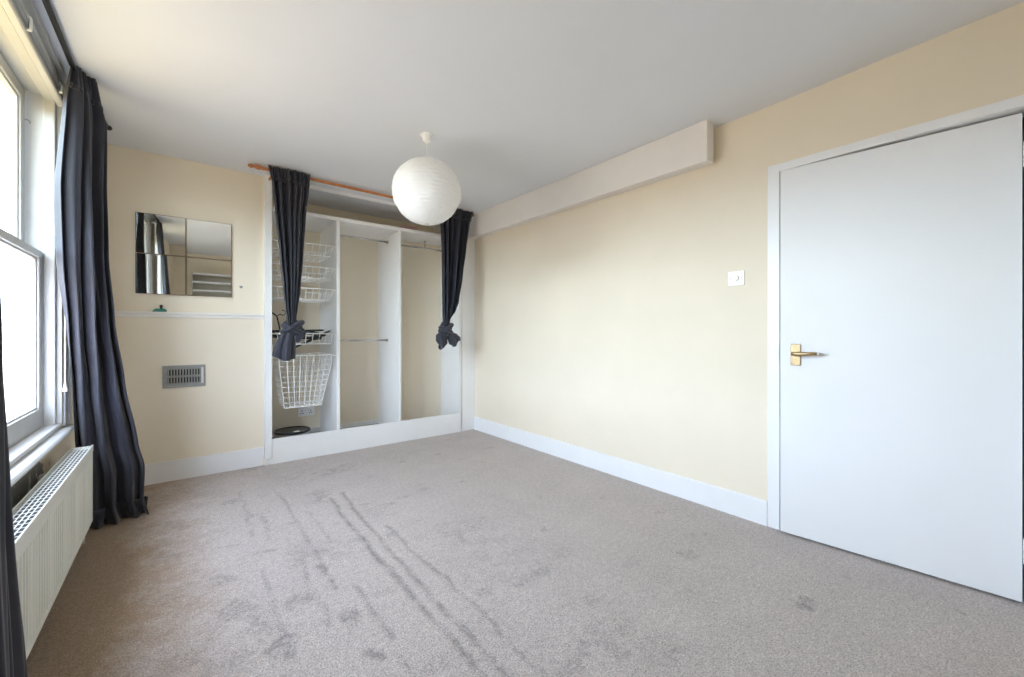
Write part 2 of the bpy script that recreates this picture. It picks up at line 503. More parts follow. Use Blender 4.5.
# ------------------------------------------------------------------ door
a = bpy.data.objects.new('trim_3', None); COL.objects.link(a); a.location = (XR, DY1, 0)
struct(a, 'white frame around the flush door', 'door frame')
ZA = 2.022
b = MB(); b.box(XR - .016, XR, DY1, .925, 0, ZA, .003); b.build('jamb_moulding', 'white', a)
b = MB(); b.box(XR - .016, XR, DY0 - .055, .925 - .0575, DZ, ZA, .003); b.build('head_moulding', 'white', a)
b = MB(); b.box(XR - .016, XR, DY0 - .055, DY0, 0, DZ - .0005, .003); b.build('jamb_moulding', 'white', a)
b = MB(); b.box(XR, XR + T, DY1, DY1 + .02, 0, DZ + .02); b.build('lining', 'white', a)
b = MB(); b.box(XR, XR + T, DY0 - .02, DY0, 0, DZ + .02); b.build('lining', 'white', a)
b = MB(); b.box(XR, XR + T, DY0, DY1, DZ, DZ + .02); b.build('lining', 'white', a)

HX, HY = 2.624, .022                        # hinge edge of the door face
ANG = math.atan2(HX - 2.544, .847 - HY)     # swung a little into the room
DW, DT = .833, .036
d = bpy.data.objects.new('door_1', None); COL.objects.link(d); d.location = (HX, HY, 0)
struct(d, 'plain white flush door standing slightly ajar', 'door')


def door_part(bld, name, m, parent, **k):   # drawn with the door shut in the plane x = HX, then swung
    bld.turn(ANG, 'Z', (HX, HY, 0)); return bld.build(name, m, parent, **k)


b = MB(); b.box(HX, HX + DT, HY, HY + DW, .012, 1.968, .0015); door_part(b, 'leaf', 'door', d)
hy = HY + DW - .071
b = MB(); b.box(HX - .007, HX, hy - .023, hy + .023, .915, 1.028, .003)
for z in (.925, 1.018): b.lathe([(.0035, -.009), (.0035, -.006)], (HX, hy, z), 'x', 10)
handle = door_part(b, 'handle_plate', 'brass', d, label='aged brass handle plate')
b = MB()
b.lathe([(.0105, -.030), (.0105, -.006)], (HX, hy, .978), 'x', 16)
b.tube([(HX - .034, hy + .012, .978), (HX - .036, hy - .01, .978), (HX - .037, hy - .05, .979), (HX - .037, hy - .098, .981)], .008, 10, radii=[.010, .012, .0105, .0095])
door_part(b, 'lever', 'brass', handle, smooth=True)
b = MB(); b.tube([(HX - .037, hy - .098, .981), (HX - .036, hy - .112, .981), (HX - .031, hy - .124, .980)], .007, 10, radii=[.0095, .007, .003])
door_part(b, 'lever_tip', 'steel', handle, smooth=True, label='rubbed silver tip of the lever')
for z in (1.80, .22):
    b = MB(); b.tube([(HX - .006, HY - .008, z - .05), (HX - .006, HY - .008, z + .05)], .007, 10)
    door_part(b, 'hinge', 'white', d)
b = MB(); b.box(HX + .006, HX + .028, HY + DW - .001, HY + DW + .0015, .93, 1.03, .0005)
door_part(b, 'latch_plate', 'brass', d)

# light switch
s = thing('light_switch', 'small white dimmer switch plate beside the door frame', 'light switch', (XR, 1.098, 1.41))
b = MB(); b.box(XR - .009, XR, 1.052, 1.144, 1.370, 1.456, .0035, 3); pl = b.build('plate', 'switch', s)
b = MB(); b.lathe([(.0165, -.022), (.0185, -.019), (.0185, -.009)], (XR, 1.098, 1.413), 'x', 24); b.build('dimmer_knob', 'switch', s, smooth=False)
for y in (1.066, 1.130):
    b = MB(); b.lathe([(.0035, -.0105), (.0035, -.008)], (XR, y, 1.413), 'x', 10); b.build('screw', 'grey', pl)

# ------------------------------------------------------------------ window
def sash_window(name, label, WY0, WY1):
    wn = bpy.data.objects.new(name, None); COL.objects.link(wn); wn.location = (XL, (WY0 + WY1) / 2, WZ0)
    struct(wn, label, 'window')
    b = MB()
    for (y0, y1) in ((WY1, WY1 + .02), (WY0 - .02, WY0)):
        b.box(-.664, XL + .002, y0, y1, WZ0 - .02, WZ1 + .06)
    b.box(-.664, XL + .002, WY0, WY1, WZ1 + .04, WZ1 + .06); b.box(-.664, XL, WY0, WY1, WZ0 - .04, WZ0 - .001)
    for (y0, y1) in ((WY1 - .022, WY1), (WY0, WY0 + .022)):       # staff beads that hold the lower sash
        b.box(-.552, -.508, y0, y1, WZ0, WZ1 + .04, .006)
    b.box(-.552, -.508, WY0, WY1, WZ1 + .018, WZ1 + .04, .006)
    b.build('frame', 'upvc', wn)


    def sash(part, xf, xb, z0, z1, top, bot, st, gl, lab):
        y0, y1 = WY0 + .005, WY1 - .012
        b = MB()
        b.box(xb, xf, y0, y0 + st, z0, z1, .004); b.box(xb, xf, y1 - st, y1, z0, z1, .004)
        b.box(xb, xf, y0 + st - .004, y1 - st + .004, z0, z0 + bot, .004); b.box(xb, xf, y0 + st - .004, y1 - st + .004, z1 - top, z1, .004)
        xm = (xf + xb) / 2                                          # glazing beads
        for (a0, a1, c0, c1) in ((y0 + st - .002, y0 + st + .010, z0 + bot, z1 - top), (y1 - st - .010, y1 - st + .002, z0 + bot, z1 - top)):
            b.box(xm - .002, xf - .010, a0, a1, c0, c1, .002)
        for (c0, c1) in ((z0 + bot - .002, z0 + bot + .010), (z1 - top - .010, z1 - top + .002)):
            b.box(xm - .002, xf - .010, y0 + st + .010, y1 - st - .010, c0, c1, .002)
        sh = b.build(part, 'upvc', wn)
        g = MB(); g.box(xm - .006, xm - .002, y0 + st - .003, y1 - st + .003, z0 + bot - .003, z1 - top + .003)
        g.build('pane', gl, sh, label=lab)


    sash('lower_sash', -.553, -.598, WZ0 + .005, 1.500, .038, .105, .062, 'glass_low', 'misted white pane')
    sash('upper_sash', -.612, -.655, 1.462, WZ1 + .038, .055, .038, .062, 'glass_up', 'clear pane with a greenish view')
    b = MB(); b.lathe([(.012, 0), (.012, .006), (.006, .010), (.006, .022), (.010, .026), (.008, .032)], (-.578, (WY0 + WY1) / 2, 1.500), 'z', 14); b.build('sash_fastener', 'brass', wn)
    b = MB()   # sash cord and its pulley hook on the far jamb
    b.tube([(-.606 + .012 * math.cos(a) , WY1 - .018, 2.14 + .012 * math.sin(a)) for a in np.linspace(-.3, math.pi, 9)], .003, 6)
    b.tube([(-.618, WY1 - .018, 2.14), (-.618, WY1 - .018, 1.52)], .0022, 6)
    b.build('sash_cord', 'grey', wn)
    b = MB()   # architrave, stepped towards the room
    for (x1, y0, y1) in ((-.488, WY1 + .002, WY1 + .022), (-.478, WY1 + .022, WY1 + .062), (-.466, WY1 + .062, WY1 + .095)):
        b.box(XL - .002, x1, y0, y1, .60, 2.36, .003)
        b.box(XL - .002, x1, WY0 + WY1 - y1, WY0 + WY1 - y0, .60, 2.36, .003)
    b.build('architrave', 'upvc', wn)
    b = MB()
    b.box(-.552, -.490, WY0 + .001, WY1 - .001, .598, .618, .005)
    prof = [(-.50, .562), (-.50, .597), (-.468, .590), (-.456, .586), (-.450, .579), (-.450, .570), (-.458, .562)]
    b.prism([(x, z) for x, z in prof], WY0 - .12, WY1 + .135, 'y')
    b.box(-.505, -.482, WY0 - .08, WY1 + .08, .535, .562, .006)
    b.build('sill', 'upvc', wn)


sash_window('window_1', 'white painted sash window with a misted lower pane', WY0, WY1)
sash_window('added_window', 'sash window added out of view behind the viewer to help light the door', VY0, VY1)  # added out of view, brightens the door side of the room

# blind headrail over the window
bl = thing('roller_blind', 'grey roller blind wound up above the sash window', 'blind', (-.47, 2.3, 2.25))
HY0, HY1 = 1.50, 3.12
b = MB()
b.box(XL, -.486, HY0, HY1, 2.262, 2.300); b.box(XL, -.470, HY0, HY1, 2.252, 2.262, .003); b.box(-.478, -.470, HY0, HY1, 2.252, 2.268, .002)
b.build('cassette', 'upvc', bl)
b = MB(); b.tube([(-.474, HY0 + .01, 2.288), (-.474, HY1 - .01, 2.288)], .013, 14); b.build('blind_roll', 'blindgrey', bl, smooth=True)
for y in (2.05, 2.42, 2.95):
    b = MB(); b.box(-.492, -.458, y - .012, y + .012, 2.300, 2.312, .003); b.box(-.462, -.455, y - .010, y + .010, 2.262, 2.312, .003); b.tube([(-.470, y, 2.262), (-.457, y, 2.262)], .006, 8)
    b.build('bracket', 'switch', bl)
b = MB(); b.tube([(-.448, 3.00, 2.26), (-.449, 2.985, 1.9), (-.452, 2.97, 1.48)], .0035, 6)
cord = b.build('pull_cord', 'wire', bl)
b = MB(); b.lathe([(.004, .03), (.007, .012), (.009, -.02), (.006, -.028)], (-.452, 2.97, 1.46), 'z', 12); b.build('cord_toggle', 'switch', cord)
b = MB(); b.tube([(-.476, 3.135, 2.26), (-.475, 3.13, .82)], .0022, 6); cord2 = b.build('pull_cord', 'wire', bl)
b = MB(); b.lathe([(.003, .03), (.006, .012), (.012, -.012), (.009, -.018)], (-.475, 3.13, .80), 'z', 12); b.build('cord_toggle', 'switch', cord2)
b = MB()
b.box(XL, -.472, WY0 - .1, 3.20, 2.318, 2.352, .004); b.box(XL, -.455, WY0 - .1, 3.20, 2.352, ZC, .004)
struct(b.build('trim_4', 'upvc'), 'white batten between the blind and the ceiling', 'batten')

# ------------------------------------------------------------------ radiator
r = thing('radiator', 'low white ribbed panel radiator under the window', 'radiator', (-.40, 2.4, .1))
RX0, RX1, RY0, RY1, RZ0, RZ1 = -.437, -.358, 1.62, 3.02, .115, .512
b = MB()
rows = []
def ribx(y):
    p = ((y - RY0 - .03) / .0333) % 1.0
    k = min(1, max(0, (abs(p - .5) - .26) / .10)); return RX1 - .004 - .013 * (1 - k)
ys = np.linspace(RY0 + .012, RY1 - .012, 420)
for z, flat in ((RZ0 + .004, 1), (RZ0 + .022, 1), (RZ0 + .032, 0), (RZ1 - .075, 0), (RZ1 - .062, 1), (RZ1 - .03, 1)):
    rows.append([((RX1 - .004) if flat else ribx(y), y, z) for y in ys])
b.grid(rows); b.build('front_panel', 'radiator', r, smooth=False, solid=.003)
b = MB(); b.box(RX0 + .004, RX0 + .010, RY0 + .01, RY1 - .01, RZ0, RZ1 - .03); b.build('back_panel', 'radiator', r)
b = MB(); b.box(RX1 - .006, RX1, RY0, RY1, RZ1 - .034, RZ1 - .001, .0025); b.box(RX0, RX0 + .005, RY0, RY1, RZ1 - .02, RZ1 - .002, .002)
for y in np.arange(RY0 + .006, RY1, .036): b.box(RX0 + .006, RX1 - .006, y - .0013, y + .0013, RZ1 - .006, RZ1 - .0045)
for x in np.linspace(RX0 + .020, RX1 - .020, 4): b.box(x - .0012, x + .0012, RY0 + .004, RY1 - .004, RZ1 - .0068, RZ1 - .0045)
b.build('top_grille', 'radiator', r)
b = MB()
b.box(RX0 + .011, RX1 - .019, RY0 + .02, RY1 - .02, RZ0 + .03, RZ1 - .040)
b.box(RX0 + .0065, RX1 - .0065, RY0 + .007, RY1 - .007, RZ1 - .028, RZ1 - .020)  # dark plate under the grille, stands in for the shade inside
for y in np.arange(RY0 + .02, RY1 - .02, .016): b.box(RX0 + .012, RX1 - .020, y, y + .002, RZ1 - .0405, RZ1 - .030)
b.build('fins_and_shade', 'rad_shade', r)
for y0, y1 in ((RY0 + .001, RY0 + .006), (RY1 - .006, RY1 - .001)):
    b = MB(); b.box(RX0 + .002, RX1 - .002, y0, y1, RZ0 + .004, RZ1 - .006, .002); b.build('side_panel', 'radiator', r)
for y in (RY0 + .25, RY1 - .25):
    b = MB(); b.box(XL + .001, RX0 + .006, y - .015, y + .015, RZ0 + .03, RZ1 - .06); b.build('wall_bracket', 'radiator', r)
b = MB(); b.tube([(-.40, RY1 - .02, RZ0 + .03), (-.40, RY1 + .03, RZ0 + .03), (-.40, RY1 + .035, RZ0 + .01), (-.40, RY1 + .035, -.004)], .0075, 10); b.build('pipe', 'radiator', r, smooth=True)
b = MB(); b.tube([(-.40, RY0 + .02, RZ0 + .03), (-.40, RY0 - .03, RZ0 + .03), (-.40, RY0 - .035, RZ0 + .01), (-.40, RY0 - .035, -.004)], .0075, 10); b.build('pipe', 'radiator', r, smooth=True)

# ------------------------------------------------------------------ curtains at the window
cp = thing('curtain_pole', 'thin black curtain pole under the ceiling above the window', 'curtain pole', (-.41, 2.4, 2.36))
b = MB(); b.tube([(-.412, 1.05, 2.366), (-.410, 2.85, 2.366), (-.36, 3.52, 2.352)], .0105, 12); b.build('pole', 'polemetal', cp, smooth=True)
b = MB(); b.lathe([(.007, -.012), (.013, 0), (.016, .012), (.010, .026), (.004, .034)], (-.352, 3.53, 2.350), 'y', 14); b.build('finial', 'polemetal', cp, smooth=True)
b = MB(); b.lathe([(.004, -.034), (.010, -.026), (.016, -.012), (.013, 0), (.007, .012)], (-.412, 1.04, 2.366), 'y', 14); b.build('finial', 'polemetal', cp, smooth=True)
for y in (1.2, 2.3, 3.24):
    b = MB(); b.box(XL, -.40, y - .008, y + .008, 2.345, 2.356, .002); b.box(-.424, -.396, y - .009, y + .009, 2.350, 2.356, .002); b.box(XL, -.496, y - .02, y + .02, 2.33, 2.375, .003)
    b.build('bracket', 'polemetal', cp)


def fold(u, n, seed):
    r = random.Random(seed); ph = [r.uniform(0, 6.28) for _ in range(4)]
    uu = u + .035 * math.sin(2 * math.pi * u * 1.7 + ph[0]) + .015 * math.sin(2 * math.pi * 4.3 * u + ph[1])
    s = math.sin(2 * math.pi * n * uu + ph[2])
    s = math.copysign(abs(s) ** .88, s)
    return s * (.8 + .3 * math.sin(2 * math.pi * u * 2.2 + ph[3]))


def drape(z0, z1, edge, n, seed, cols=200, rws=70, side=1, pleat=0.0):
    """edge(z) -> (xL, yL, xR, yR, amp); hangs from z1 down to z0"""
    out = []
    for j in range(rws + 1):
        z = lerp(z1, z0, j / rws)
        xl, yl, xr, yr, amp = edge(z)
        dx, dy = xr - xl, yr - yl; L = math.hypot(dx, dy) or 1e-6; nx, ny = dy / L * side, -dx / L * side
        row = []
        for i in range(cols + 1):
            u = i / cols
            env = min(1, u / .06, (1 - u) / .06) * .9 + .1
            hd = min(1, max(0, (z1 - z - .015) / .10))
            f = fold(u, n, seed) * amp * (.35 + .65 * hd)
            f += pleat * math.sin(2 * math.pi * u * n * 3.1) * (1 - hd)
            f += amp * .15 * math.sin(2 * math.pi * (u * n * 2.1) + 2 * z + seed) * hd
            sw = .006 * math.sin(3.1 * z + 9 * u + seed)
            k = f * env + sw
            row.append((xl + dx * u + nx * k, yl + dy * u + ny * k, z))
        out.append(row)
    return out


FL = [(0.0, -.42, 3.24), (.30, -.43, 3.22), (.506, -.447, 3.19), (.74, -.447, 3.13), (1.10, -.446, 3.03), (1.43, -.444, 2.92), (1.80, -.440, 2.86), (2.19, -.425, 2.86), (2.30, -.415, 2.85), (2.38, -.413, 2.86)]
FR = [(0.0, -.155, 3.30), (.10, -.180, 3.28), (.30, -.172, 3.26), (.456, -.200, 3.23), (.81, -.250, 3.17), (1.16, -.288, 3.12), (1.5, -.315, 3.10), (1.85, -.325, 3.10), (2.19, -.322, 3.10), (2.30, -.338, 3.06), (2.38, -.345, 2.99)]


def far_edge(z):
    xl, yl = table(FL, z); xr, yr = table(FR, z)
    amp = .026 + .012 * min(1, max(0, (2.3 - z) / .6))
    return xl, yl, xr, yr, amp


c = thing('window_curtain', 'full-length dark navy curtain at the far end of the window', 'curtain', (-.38, 3.15, 0), 'curtains at the sash window')
b = MB(); b.grid(drape(.004, 2.375, far_edge, 3.4, 12, pleat=.006)); cl = b.build('cloth', 'curtain', c, smooth=True, solid=.003)
b = MB()   # stitched heading tape
b.grid([[(x + .002, y - .006, z) for x, y, z in row] for row in drape(2.262, 2.282, far_edge, 3.4, 12, rws=3, pleat=.006)])
b.build('heading_tape', 'curtain', c, smooth=True, solid=.006)
# hem that breaks on the carpet
b = MB()
hem = []
for j in range(9):
    v = j / 8; row = []
    for i in range(81):
        u = i / 80
        x = lerp(-.40, -.165, u) + .012 * math.sin(9 * u + 2 * v); y = lerp(3.26, 3.345, u) - .03 + .035 * v + .018 * fold(u, 3.2, 4)
        z = .010 + .016 * math.sin(math.pi * v) * (.7 + .3 * math.sin(9 * u)) * math.sin(math.pi * min(1, .1 + u)) + .10 * (1 - v) ** 3
        row.append((x, y - .02 * (1 - v), z))
    hem.append(row)
b.grid(hem); b.build('hem', 'curtain', c, smooth=True, solid=.003)

NL = [(0.0, -.322, 1.16), (1.2, -.325, 1.10), (2.38, -.405, 1.06)]
NR = [(0.0, -.328, 1.75), (.117, -.332, 1.665), (.7, -.332, 1.535), (1.1, -.332, 1.49), (1.6, -.345, 1.46), (2.38, -.405, 1.42)]


def near_edge(z):
    xl, yl = table(NL, z); xr, yr = table(NR, z); return xl, yl, xr, yr, .022


c = thing('window_curtain', 'dark navy curtain at the near end of the window, cut by the picture edge', 'curtain', (-.40, 1.5, 0), 'curtains at the sash window')
b = MB(); b.grid(drape(.004, 2.355, near_edge, 7.3, 5, pleat=.006)); b.build('cloth', 'curtain', c, smooth=True, solid=.003)

# ------------------------------------------------------------------ built-in wardrobe
WF = 3.91
wd = thing('built_in_wardrobe', 'open white built-in wardrobe in the alcove, without doors', 'wardrobe', (1.45, WF + .02, 0))
XA, XB = .535, 2.40
b = MB(); b.box(.530, .581, WF - .012, YB + .02, .052, ZC, .003); b.box(.530, .550, WF - .010, WF + .02, 0, .050, .002); b.build('post', 'board', wd)
b = MB(); b.box(2.374, 2.400, WF - .004, WF + .03, .040, ZC, .002); b.build('post', 'board', wd)
b = MB(); b.box(.551, 2.400, WF, WF + .02, 0, .208, .002); b.build('plinth', 'board', wd)
b = MB(); b.box(.582, 2.373, WF, WF + .02, 2.342, ZC, .002); b.build('header_board', 'board', wd)
b = MB(); b.box(.582, 2.376, WF + .002, YREC, 2.102, 2.135, .002); b.build('top_shelf', 'board', wd)
b = MB(); b.box(2.376, 2.394, WF + .03, YREC, .09, ZC, .001); b.build('side_panel', 'board', wd)
b = MB(); b.box(XA, XA + .016, YB + .021, YREC, .09, ZC, .001); b.build('side_panel', 'board', wd)
for x0, x1 in ((1.096, 1.124), (1.688, 1.710)):
    b = MB(); b.box(x0, x1, WF + .012, YREC, .09, 2.102, .0015); b.build('divider', 'board', wd)
b = MB(); b.box(XA + .016, 2.376, WF + .02, YREC, .072, .090); b.build('base_board', 'lino', wd)
b = MB(); b.box(2.415, XR - .001, WF + .008, WF + .026, 0, 2.142, .002); b.box(2.400, 2.415, WF + .014, WF + .026, 0, 2.142); b.build('filler_panel', 'board', wd)
b = MB(); b.box(2.400, 2.46, 3.985, 4.0, 2.12, ZC); b.box(2.400, 2.585, WF + .026, 4.0, 2.10, 2.118); b.build('filler_top', 'boxing', wd)
for (x0, x1) in ((XA + .016, 1.096), (1.124, 1.688), (1.710, 2.376)):
    b = MB(); b.box(x0, x1, YREC - .012, YREC, .09, .135, .003); b.build('inner_skirting', 'board', wd)


def clothes_rail(x0, x1, y, z, mid=False, fl=(1, 1)):
    b = MB(); b.tube([(x0, y, z), (x1, y, z)], .0095, 12); rl = b.build('clothes_rail', 'chrome', wd, smooth=True)
    b = MB(); b.lathe([(.020, 0), (.020, .006), (.014, .012)], (x0, y, z), 'x', 16); b.build('rail_socket', 'chrome', rl)
    b = MB(); b.lathe([(.014, -.012), (.020, -.006), (.020, 0)], (x1, y, z), 'x', 16); b.build('rail_socket', 'chrome', rl)
    if mid:
        b = MB(); xm = 2.11
        b.box(xm - .004, xm + .004, y - .006, y + .006, z - .012, 2.100); b.box(xm - .015, xm + .015, y - .02, y + .02, 2.097, 2.102)
        b.build('rail_hanger', 'chrome', rl)


clothes_rail(1.124, 1.688, 4.20, 2.035)
clothes_rail(1.124, 1.688, 4.21, 1.010)
clothes_rail(1.710, 2.376, 4.20, 2.022, True)

b = MB(); b.box(1.711, 2.3755, 4.33, 4.342, .0905, 2.1015); b.build('back_panel', 'cream', wd)

# pink sheet on the shelf
b = MB()
for k_ in range(4):
    b.grid([[(1.715 + .004 * k_ + .165 * i / 12, WF + .006 + .10 * j / 6, 2.138 + .008 * k_ + .005 * abs(math.sin(i * .7 + k_)) + .004 * j / 6) for i in range(13)] for j in range(7)])
tag(b.build('folded_paper', 'pink', solid=.003), 'pinkish folded paper lying on the front of the wardrobe shelf', 'paper')

# curtain rail over the wardrobe
YRAIL = 3.66
def zrail(x): return lerp(2.345, 2.322, (x - .5) / 1.9)
ZRAIL = zrail(1.4)
cp = thing('wooden_curtain_pole', 'orange pine curtain pole across the top of the wardrobe', 'curtain pole', (1.4, YRAIL, ZRAIL))
b = MB(); b.tube([(.49, YRAIL, zrail(.49)), (2.37, YRAIL, zrail(2.37))], .0125, 14); b.build('pole', 'rail_wood', cp, smooth=True)
fin = [(.004, -.105), (.011, -.098), (.016, -.085), (.013, -.072), (.008, -.064), (.014, -.056), (.019, -.040), (.016, -.024), (.010, -.014), (.015, -.008), (.015, .004)]
b = MB(); b.lathe(fin, (.49, YRAIL, zrail(.49)), 'x', 18); b.build('finial', 'rail_wood', cp, smooth=True)
b = MB(); b.lathe([(rr, -h * .35) for rr, h in fin][::-1], (2.37, YRAIL, zrail(2.37)), 'x', 18); b.build('finial', 'rail_wood', cp, smooth=True)
for x in (.562, 2.340):
    ZRAIL = zrail(x)
    b = MB(); b.box(x - .008, x + .008, YRAIL, WF - (.0121 if x < 1 else 0), ZRAIL - .006, ZRAIL + .006, .002)
    b.lathe([(.018, -.010), (.018, .010)], (x, YRAIL, ZRAIL), 'x', 14); b.build('bracket', 'rail_wood', cp)


def tied_curtain(name, label, drop, knot, tail, seed, lobes):
    """drop/tail: rows (z, xL, xR) ascending z; knot: (x, z, rx, rz)"""
    K = .984
    sc = lambda rows_: [(1.09 + (z - 1.09) * K, a * K, b_ * K) for z, a, b_ in rows_]
    drop, tail, lobes = sc(drop), sc(tail), [(sc(r_), d_, n_) for r_, d_, n_ in lobes]
    knot = (knot[0] * K, 1.09 + (knot[1] - 1.09) * K, knot[2], knot[3])
    cx = (drop[-1][1] + drop[-1][2]) / 2
    o = thing(name, label, 'curtain', (cx, YRAIL, tail[0][0]), 'knotted curtains hanging in front of the wardrobe')
    W0 = drop[-1][2] - drop[-1][1]; nfold = 5.2

    def edge(z):
        xl, xr = table(drop, z); k = (xr - xl) / W0
        return xl, YRAIL - .042, xr, YRAIL - .042, .028 + .020 * (1 - k) * min(1, k * 2.5)
    zt = drop[-1][0]
    b = MB(); b.grid(drape(drop[0][0], zt, edge, nfold, seed, cols=220, pleat=.008)); b.build('drop', 'curtain', o, smooth=True, solid=.003)
    b = MB(); b.grid([[(x, y - .010, z) for x, y, z in row] for row in drape(zt - .105, zt - .09, edge, nfold, seed, cols=220, rws=2, pleat=.008)])
    b.build('heading_tape', 'curtain', o, smooth=True, solid=.005)
    kx, kz, krx, krz = knot
    # the knot: a core with cloth wrapped round it in slanting ridges
    b = MB(); rows = []
    for j in range(25):
        v = -1 + 2 * j / 24; rr = math.sqrt(max(0.0, 1 - v * v)) ** .8
        row = []
        for i in range(56):
            a = 2 * math.pi * i / 56
            rid = 1 + .10 * math.sin(3 * a + 4.2 * v + seed) + .05 * math.sin(7 * a - 3 * v)
            row.append((kx + krx * rr * rid * math.cos(a), YRAIL - .034 + .046 * rr * rid * math.sin(a), kz + krz * (v + .10 * math.sin(2 * a + seed))))
        rows.append(row)
    b.grid(rows, closed=True); b.build('knot', 'curtain', o, smooth=True)
    for k, (tilt, w_) in enumerate(((.55, .020), (-.45, .016))):
        b = MB()   # a band of cloth that crosses the knot
        pts = [(kx + krx * 1.03 * math.cos(a), YRAIL - .034 + .052 * math.sin(a), kz + krz * (.15 - .3 * k) + tilt * krx * math.cos(a)) for a in np.linspace(0, 2 * math.pi, 40)[:-1]]
        b.tube(pts, w_, 10, closed=True); b.build('wrap', 'curtain', o, smooth=True)
    # the tail below, a crumpled bell of folds (one per lobe)
    for li, (rows_, dep, nf) in enumerate(lobes):
        b = MB(); out = []; zhi, zlo = rows_[-1][0], rows_[0][0]
        for j in range(31):
            z = lerp(zhi, zlo, j / 30); xl, xr = table(rows_, z); t_ = j / 30; row = []
            for i in range(72):
                a = 2 * math.pi * i / 72
                f = 1 + (.08 + .17 * t_) * math.sin(nf * a + seed + li) + .06 * t_ * math.sin((2 * nf + 1) * a)
                hw = (xr - xl) / 2 / 1.05
                row.append(((xl + xr) / 2 + hw * f * math.cos(a), YRAIL - .036 + dep * (.6 + .5 * t_) * f * math.sin(a), z + .018 * t_ * math.sin(2 * a + seed) + .02 * t_ * math.cos(a) * (1 if li else -1)))
            out.append(row)
        b.grid(out, closed=True); b.build('tail', 'curtain', o, smooth=True, solid=.003)


tied_curtain('tied_curtain', 'dark navy curtain knotted halfway down, over the wire baskets',
             [(1.15, .655, .712), (1.223, .646, .716), (1.272, .637, .725), (1.432, .623, .746), (1.706, .598, .768), (2.043, .566, .788), (2.25, .548, .812), (2.385, .520, .822)],
             (.690, 1.125, .068, .062),
             [(.885, .553, .708), (1.10, .64, .73)], 2,
             [([(.885, .553, .700), (.99, .572, .706), (1.07, .605, .712), (1.12, .64, .70)], .050, 5), ([(1.035, .705, .775), (1.06, .70, .785), (1.11, .70, .775), (1.13, .705, .75)], .030, 3)])
tied_curtain('tied_curtain', 'dark navy curtain knotted high up beside the right-hand wardrobe post',
             [(1.17, 2.052, 2.110), (1.217, 2.051, 2.114), (1.32, 2.038, 2.187), (1.402, 2.034, 2.222), (1.68, 2.03, 2.278), (1.94, 2.025, 2.320), (2.23, 2.012, 2.365), (2.362, 2.005, 2.41)],
             (2.085, 1.125, .060, .075),
             [(.944, 1.98, 2.23), (1.1, 2.05, 2.14)], 9,
             [([(.945, 2.005, 2.050), (.985, 1.985, 2.085), (1.05, 1.980, 2.09), (1.10, 2.02, 2.09)], .045, 4), ([(.975, 2.135, 2.232), (1.01, 2.12, 2.235), (1.06, 2.09, 2.205), (1.10, 2.07, 2.14)], .045, 4)])


# ------------------------------------------------------------------ wire baskets
def wire_basket(name, label, z_top, depth, group=None, taper=.03):
    x0, x1, y0, y1 = .560, 1.088, 3.965, 4.40
    o = thing(name, label, 'wire basket', (.825, 4.18, z_top - depth), group)
    b = MB(); b.tube([(x0, y0, z_top), (x1, y0, z_top), (x1, y1, z_top), (x0, y1, z_top)], .0062, 8, closed=True)
    zb = z_top - depth; X0, X1, Y0, Y1 = x0 + taper, x1 - taper, y0 + taper * .6, y1 - taper
    b.tube([(X0, Y0, zb), (X1, Y0, zb), (X1, Y1, zb), (X0, Y1, zb)], .0050, 8, closed=True)
    b.build('rim', 'wire', o, smooth=True)
    b = MB(); n = 9
    for i in range(n + 1):
        u = i / n; xt, xb = lerp(x0 + .01, x1 - .01, u), lerp(X0 + .002, X1 - .002, u)
        b.tube([(xt, y0, z_top), (xb, Y0, zb), (xb, Y1, zb), (xt, y1, z_top)], .0036, 6)
    for j in range(1, 5):
        u = j / 5; yt, yb = lerp(y0, y1, u), lerp(Y0, Y1, u)
        b.tube([(x0, yt, z_top), (X0, yb, zb), (X1, yb, zb), (x1, yt, z_top)], .0026, 6)
    b.build('wire_mesh', 'wire', o, smooth=True)
    for xx, s in ((XA + .016, 1), (1.096, -1)):
        b = MB(); a0, a1 = sorted((xx, xx + s * .010)); b.box(a0, a1, 3.95, 4.42, z_top - .013, z_top - .004, .001)
        b.build('runner', 'wire', o)
    return o


GB = 'shallow wire baskets in the left bay of the wardrobe'
wb = wire_basket('wire_basket', 'empty shallow white wire basket, highest in the wardrobe', 1.873, .095, GB)
for z, lab in ((1.672, 'empty shallow white wire basket, second from the top'), (1.479, 'empty shallow white wire basket just above the one holding black hangers')):
    k = copy_tree(wb); k.location.z = z - .095; k['label'] = lab
k = wire_basket('wire_basket', 'shallow white wire basket heaped with black clothes hangers', 1.080, .092, GB)
k = None
# deep laundry basket hooked below
db = thing('laundry_basket', 'deep white wire mesh basket hanging lowest in the wardrobe', 'wire basket', (.87, 4.1, .44))
TX0, TX1, BX0, BX1 = .645, 1.072, .690, .990
ty0, ty1, by0, by1, tz, bz = 3.965, 4.36, 3.985, 4.28, .888, .440
def ringpts(x0, x1, y0, y1, z, r=.03):
    pts = []
    for cx_, cy_, a0 in ((x1 - r, y0 + r, -90), (x1 - r, y1 - r, 0), (x0 + r, y1 - r, 90), (x0 + r, y0 + r, 180)):
        for a in (0, 30, 60, 90): pts.append((cx_ + r * math.cos(math.radians(a0 + a)), cy_ + r * math.sin(math.radians(a0 + a)), z))
    return pts
b = MB(); b.tube(ringpts(TX0, TX1, ty0, ty1, tz), .0055, 8, closed=True); b.tube(ringpts(BX0, BX1, by0, by1, bz), .0045, 8, closed=True)
for x, xb in ((TX1, BX1), (TX0, BX0)):
    b.tube([(x, ty0 + .03, tz), (x - (.004 if x > 1 else -.004), ty0 + .03, tz - .09), (xb, by0 + .03, bz + .02), (xb - .0, by0 + .03, bz)], .0042, 8)
b.build('rim', 'wire', db, smooth=True)
b = MB()
